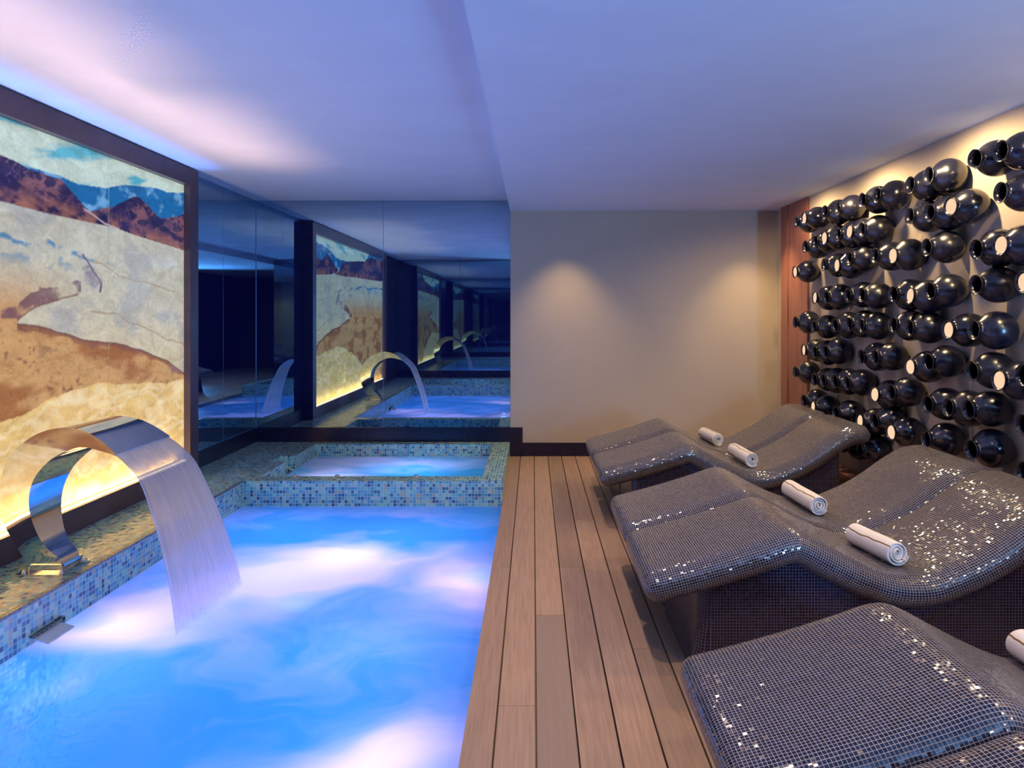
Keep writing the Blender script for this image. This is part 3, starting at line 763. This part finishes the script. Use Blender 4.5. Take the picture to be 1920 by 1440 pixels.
def pedestal(parent, yn, yf):
    """yn / yf: near and far faces; top follows the underside of the bed."""
    X0, X1, R = 0.66, 2.06, 0.05
    loop = []
    for (cx, cy, q) in ((X1-R, yf-R, 0), (X0+R, yf-R, 1), (X0+R, yn+R, 2), (X1-R, yn+R, 3)):
        for k in range(6):
            a = q*PI/2+(PI/2)*k/5; loop.append((cx+R*math.cos(a), cy+R*math.sin(a)))
    dense = []
    for a, b in zip(loop, loop[1:]+loop[:1]):
        n = max(1, int(math.dist(a, b)/0.05))
        for k in range(n): dense.append((a[0]+(b[0]-a[0])*k/n, a[1]+(b[1]-a[1])*k/n))
    px = [p.x for p in prof]; pz = [p.y for p in prof]
    zt = [float(np.interp(x, px, pz))-TH*0.75 for x, y in dense]
    rings = []; 
    for s in (0, 0.03, 0.1, 0.25, 0.5, 0.75, 1.0):
        rr = []
        for (x, y), z in zip(dense, zt):
            fl = 0.035*(1-s)**3*(1 if x < X0+R else 0)
            rr.append((x-fl-0.66, y, s*z))
        rings.append(rr)
    vs = [0]
    for a, b in zip(dense, dense[1:]+dense[:1]): vs.append(vs[-1]+math.dist(a, b))
    # UV must use real heights, so build by hand
    o = grid_mesh('pedestal', rings, True, M['tileped'], parent, ([0]*7, vs), caps=False)
    me = o.data; uvd = me.uv_layers[0].data
    perim = {}
    nc = len(dense)
    for p in me.polygons:
        for li in p.loop_indices:
            vi = me.loops[li].vertex_index; co_ = me.vertices[vi].co
            uvd[li].uv = (uvd[li].uv[1], co_.z)
    return o
pairs = [(4.50, 'the pair nearest the back wall'), (2.66, 'the middle pair'), (0.82, 'the nearest pair')]
labs = {(0, 1): 'black mosaic tiled lounger right against the back plaster wall',
        (0, 0): 'black mosaic tiled lounger second from the back wall, joined to the farthest one',
        (1, 1): 'black mosaic tiled lounger of the middle pair, the half farther from the viewer',
        (1, 0): 'large black mosaic tiled lounger of the middle pair, the half nearer the viewer',
        (2, 1): 'dark mosaic tiled lounger at lower right foreground, sparkling foot end by the deck',
        (2, 0): 'dark mosaic tiled lounger cut off at the bottom right corner of the photo'}
for pi_, (y0, _) in enumerate(pairs):
    for h in (0, 1):
        yc = y0+0.32+h*0.64
        r = empty('tiled_lounger', (0.66, yc, 0))
        tag(r, labs[(pi_, h)], 'lounger', 'mosaic tiled heated loungers on the deck')
        bed(r)
        if h == 0: pedestal(r, -0.26, 0.3195)
        else: pedestal(r, -0.3195, 0.26)

# ------------------------------------------------------------------ rolled towels
def towel_mesh(L, R, seed):
    rn = random.Random(seed); n = 150; turns = 3.6; rings = []
    pts = []; u = [0]
    for k in range(n+1):
        a = 2*PI*turns*k/n; r = 0.008+(R-0.008-0.004)*k/n
        r *= 1+0.03*math.sin(a*1.3+seed)
        pts.append((r*math.cos(a), r*math.sin(a), a, r))
        if k: u.append(u[-1]+math.dist(pts[-1][:2], pts[-2][:2]))
    th = (R-0.008)/turns*0.40
    tot = u[-1]
    ys = [0, 0.006, 0.02, L*0.3, L*0.6, L-0.02, L-0.006, L]
    loop = [(p, 1, uu) for p, uu in zip(pts, u)] + [(p, -1, uu) for p, uu in zip(pts[::-1], u[::-1])]
    for i, y in enumerate(ys):
        edge = 0.55 if i in (0, 7) else (0.9 if i in (1, 6) else 1)
        rr = []
        for (p, sg, uu) in loop:
            rad = p[3]+sg*th*edge
            rad *= 1+0.02*math.sin(y*30+seed)*(sg > 0)
            wob = 0.006*math.sin(p[2]*0.8+seed)*(1 if i == 0 else -1 if i == 7 else 0)
            rr.append((rad*math.cos(p[2]), y-L/2+wob, rad*math.sin(p[2])))
        rings.append(rr)
    nl = len(loop); f = []; uv = []; vv = [p for r_ in rings for p in r_]
    for i in range(7):
        for j in range(nl):
            k = (j+1) % nl
            f.append((i*nl+j, (i+1)*nl+j, (i+1)*nl+k, i*nl+k))
            a, b = tot-loop[j][2], tot-loop[k][2]
            uv += [(a, ys[i]), (a, ys[i+1]), (b, ys[i+1]), (b, ys[i])]
    m_ = n+1
    for i, base in ((0, 0), (7, 7*nl)):
        for j in range(n):
            q = (base+j, base+j+1, base+nl-2-j, base+nl-1-j)
            f.append(q if i == 0 else q[::-1]); uv += [(0.06, 0)]*4
    me = bpy.data.meshes.new('rolled_towel'); me.from_pydata(vv, [], f)
    me.uv_layers.new(name='UVMap').data.foreach_set('uv', [c for p in uv for c in p])
    me.materials.append(M['towel']); me.shade_smooth(); me.set_sharp_from_angle(angle=1.0)
    return me
def seat_z(x): return float(np.interp(x, [p.x for p in prof], [p.y for p in prof]))
tw = [((1.46, 5.39), (1.425, 5.70), 'white rolled towel on the lounger against the back wall, farthest towel'),
      ((1.480, 4.62), (1.466, 4.98), 'white rolled towel on the second lounger from the back wall'),
      ((1.468, 3.51), (1.448, 3.86), 'white rolled towel on the farther half of the middle lounger pair'),
      ((1.492, 2.80), (1.440, 3.06), 'large white rolled towel on the nearer half of the middle lounger pair'),
      ((1.462, 1.62), (1.457, 2.035), 'white rolled towel end just entering at the right photo edge')]
for i, ((xa, ya), (xb, yb), lab) in enumerate(tw):
    L = math.dist((xa, ya), (xb, yb))+0.01
    R_ = 0.052 if i != 4 else 0.05
    o = bpy.data.objects.new('rolled_towel', towel_mesh(L, R_, i*1.7)); C.objects.link(o)
    xm = (xa+xb)/2
    o.location = (xm, (ya+yb)/2, seat_z(1.49)+R_+0.006)
    o.rotation_euler = (0, 1.2+i*0.3, 0)
    o.rotation_euler = (Matrix.Rotation(-math.atan2(xb-xa, yb-ya), 3, 'Z') @ Matrix.Rotation(-1.5-0.25*i, 3, 'Y')).to_euler()
    tag(o, lab, 'towel', 'white rolled towels on the loungers')

# ------------------------------------------------------------------ black pots on the right wall
def lathe_pot(sq, neck):
    outline = [(0.0, 0.002), (0.0, 0.030), (0.004, 0.045), (0.018, 0.066*sq), (0.036, 0.0815*sq), (0.060, 0.0925*sq), (0.086, 0.0960*sq), (0.112, 0.0930*sq),
               (0.136, 0.0825*sq), (0.155, 0.067), (0.168, 0.0525), (0.176, 0.0445), (0.182, 0.0412), (0.188, 0.0412), (0.196*neck, 0.0445), (0.2015*neck, 0.0500),
               (0.2040*neck, 0.0520), (0.2060*neck, 0.0510), (0.2045*neck, 0.0475), (0.197*neck, 0.0405), (0.188, 0.0365), (0.178, 0.037), (0.166, 0.050), (0.140, 0.072), (0.10, 0.087*sq), (0.06, 0.083*sq), (0.025, 0.045), (0.018, 0.002)]
    pts = catmull([(a, r, 0) for a, r in outline], 3)
    rings = []
    for p in pts:
        rings.append([(-p.x, max(0.0005, p.y)*math.cos(b), max(0.0005, p.y)*math.sin(b)) for b in np.linspace(0, 2*PI, 37)[:-1]])
    o = grid_mesh('wall_pot', rings, True, M['pot'])
    return o
variants = [lathe_pot(1.0, 1.0), lathe_pot(1.03, 1.0), lathe_pot(0.97, 1.01), lathe_pot(1.05, 0.995)]
vm = [v.data for v in variants]
for v in variants: bpy.data.objects.remove(v)
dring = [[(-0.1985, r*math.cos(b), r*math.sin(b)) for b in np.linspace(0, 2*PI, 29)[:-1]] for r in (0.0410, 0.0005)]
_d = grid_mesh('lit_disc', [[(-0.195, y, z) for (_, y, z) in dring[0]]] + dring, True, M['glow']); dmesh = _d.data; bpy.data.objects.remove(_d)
POTS = [(1492,416,0),(1507,409.5,1),(1545.5,397.5,0),(1569.5,391,0),(1616,375.5,0),(1644,365.5,0),(1705,347,0),(1740,329.5,0),(1827.5,298,0),(1876,283,0),
 (1875.5,361,0),(1509,462.5,0),(1527.5,452.5,0),(1544,446,1),(1570,439.5,0),(1591,434,1),(1615,430.5,0),(1705,405.5,0),(1740.5,399,0),(1780.5,387,1),
 (1489.5,510,1),(1544.5,496,0),(1567.5,497.5,1),(1591,484.5,0),(1639,479.5,0),(1672,479,1),(1737,464,0),(1829,467.5,0),(1874,459.5,1),(1829,534,0),
 (1526.5,558,1),(1547.5,557,0),(1589,554,0),(1614.5,553,0),(1673,552,0),(1704.5,554,1),(1742,546,0),(1917,529,1),
 (1490.5,604,0),(1525,612,0),(1564,610,0),(1590.5,608,0),(1613.5,610.5,0),(1673,609,0),(1704,615,0),(1776.5,618.5,1),(1824.5,619,0),
 (1506,656.5,1),(1526,660,0),(1546,659.5,0),(1613.5,669,0),(1640.5,670,0),(1704.5,688,1),(1739,679,0),(1821,696,0),(1871,712.5,1),(1917,704,0),
 (1490.5,697,0),(1526.5,711.5,0),(1542,713,0),(1564,715,0),(1587,718,0),(1638,739.5,1),(1670,735.5,0),(1738,758,0),(1776,764,0),(1815,768,0),
 (1506.5,751,0),(1523,763,1),(1566,775,0),(1611,789.5,1),(1638,790,0),(1669,810.5,1),(1735,823.5,0),(1819,843,0),(1917,797,0),
 (1581,836,0),(1610,842,0),(1918,886,0)]
# each pot's mouth measured on the photo gives its place on the wall (distance along it and height)
XM = XR-0.003-0.206
spots = []
for (px, py, lit) in POTS:
    y = XM*1280/(px-1000); z = EYE-(py-593)*y/1280
    spots.append((y, z, lit))
rows = {}
for s in spots: rows.setdefault(int(round((2.20-s[1])/0.2145)), []).append(s)
ORD = ['first','second','third','fourth','fifth','sixth','seventh','eighth','ninth','tenth','eleventh','twelfth','thirteenth']
RW_ = ['top row','second row','third row','fourth row','fifth row','sixth row','seventh row','eighth row','lowest row']
prn = random.Random(7)
for rk in sorted(rows):
    row = sorted(rows[rk], key=lambda s: -s[0])
    for k, (y, z, lit) in enumerate(row):
        tx, tz = prn.uniform(-0.05, 0.05), prn.uniform(-0.06, 0.10)
        ln = 0.206
        rot = Matrix.Rotation(tz, 3, 'Z') @ Matrix.Rotation(tx, 3, 'Y')
        mouth = rot @ Vector((-ln, 0, 0))
        o = bpy.data.objects.new('wall_pot', vm[prn.randrange(4)]); C.objects.link(o)
        o.location = (XR-0.003, y-mouth.y, z-mouth.z); o.rotation_euler = rot.to_euler()
        what = 'with glowing cream mouth' if lit else 'with dark open mouth'
        tag(o, 'glossy black pot %s, %s from the left in the %s' % (what, ORD[k], RW_[rk]), 'pot', 'round black pots fixed on the right wall')
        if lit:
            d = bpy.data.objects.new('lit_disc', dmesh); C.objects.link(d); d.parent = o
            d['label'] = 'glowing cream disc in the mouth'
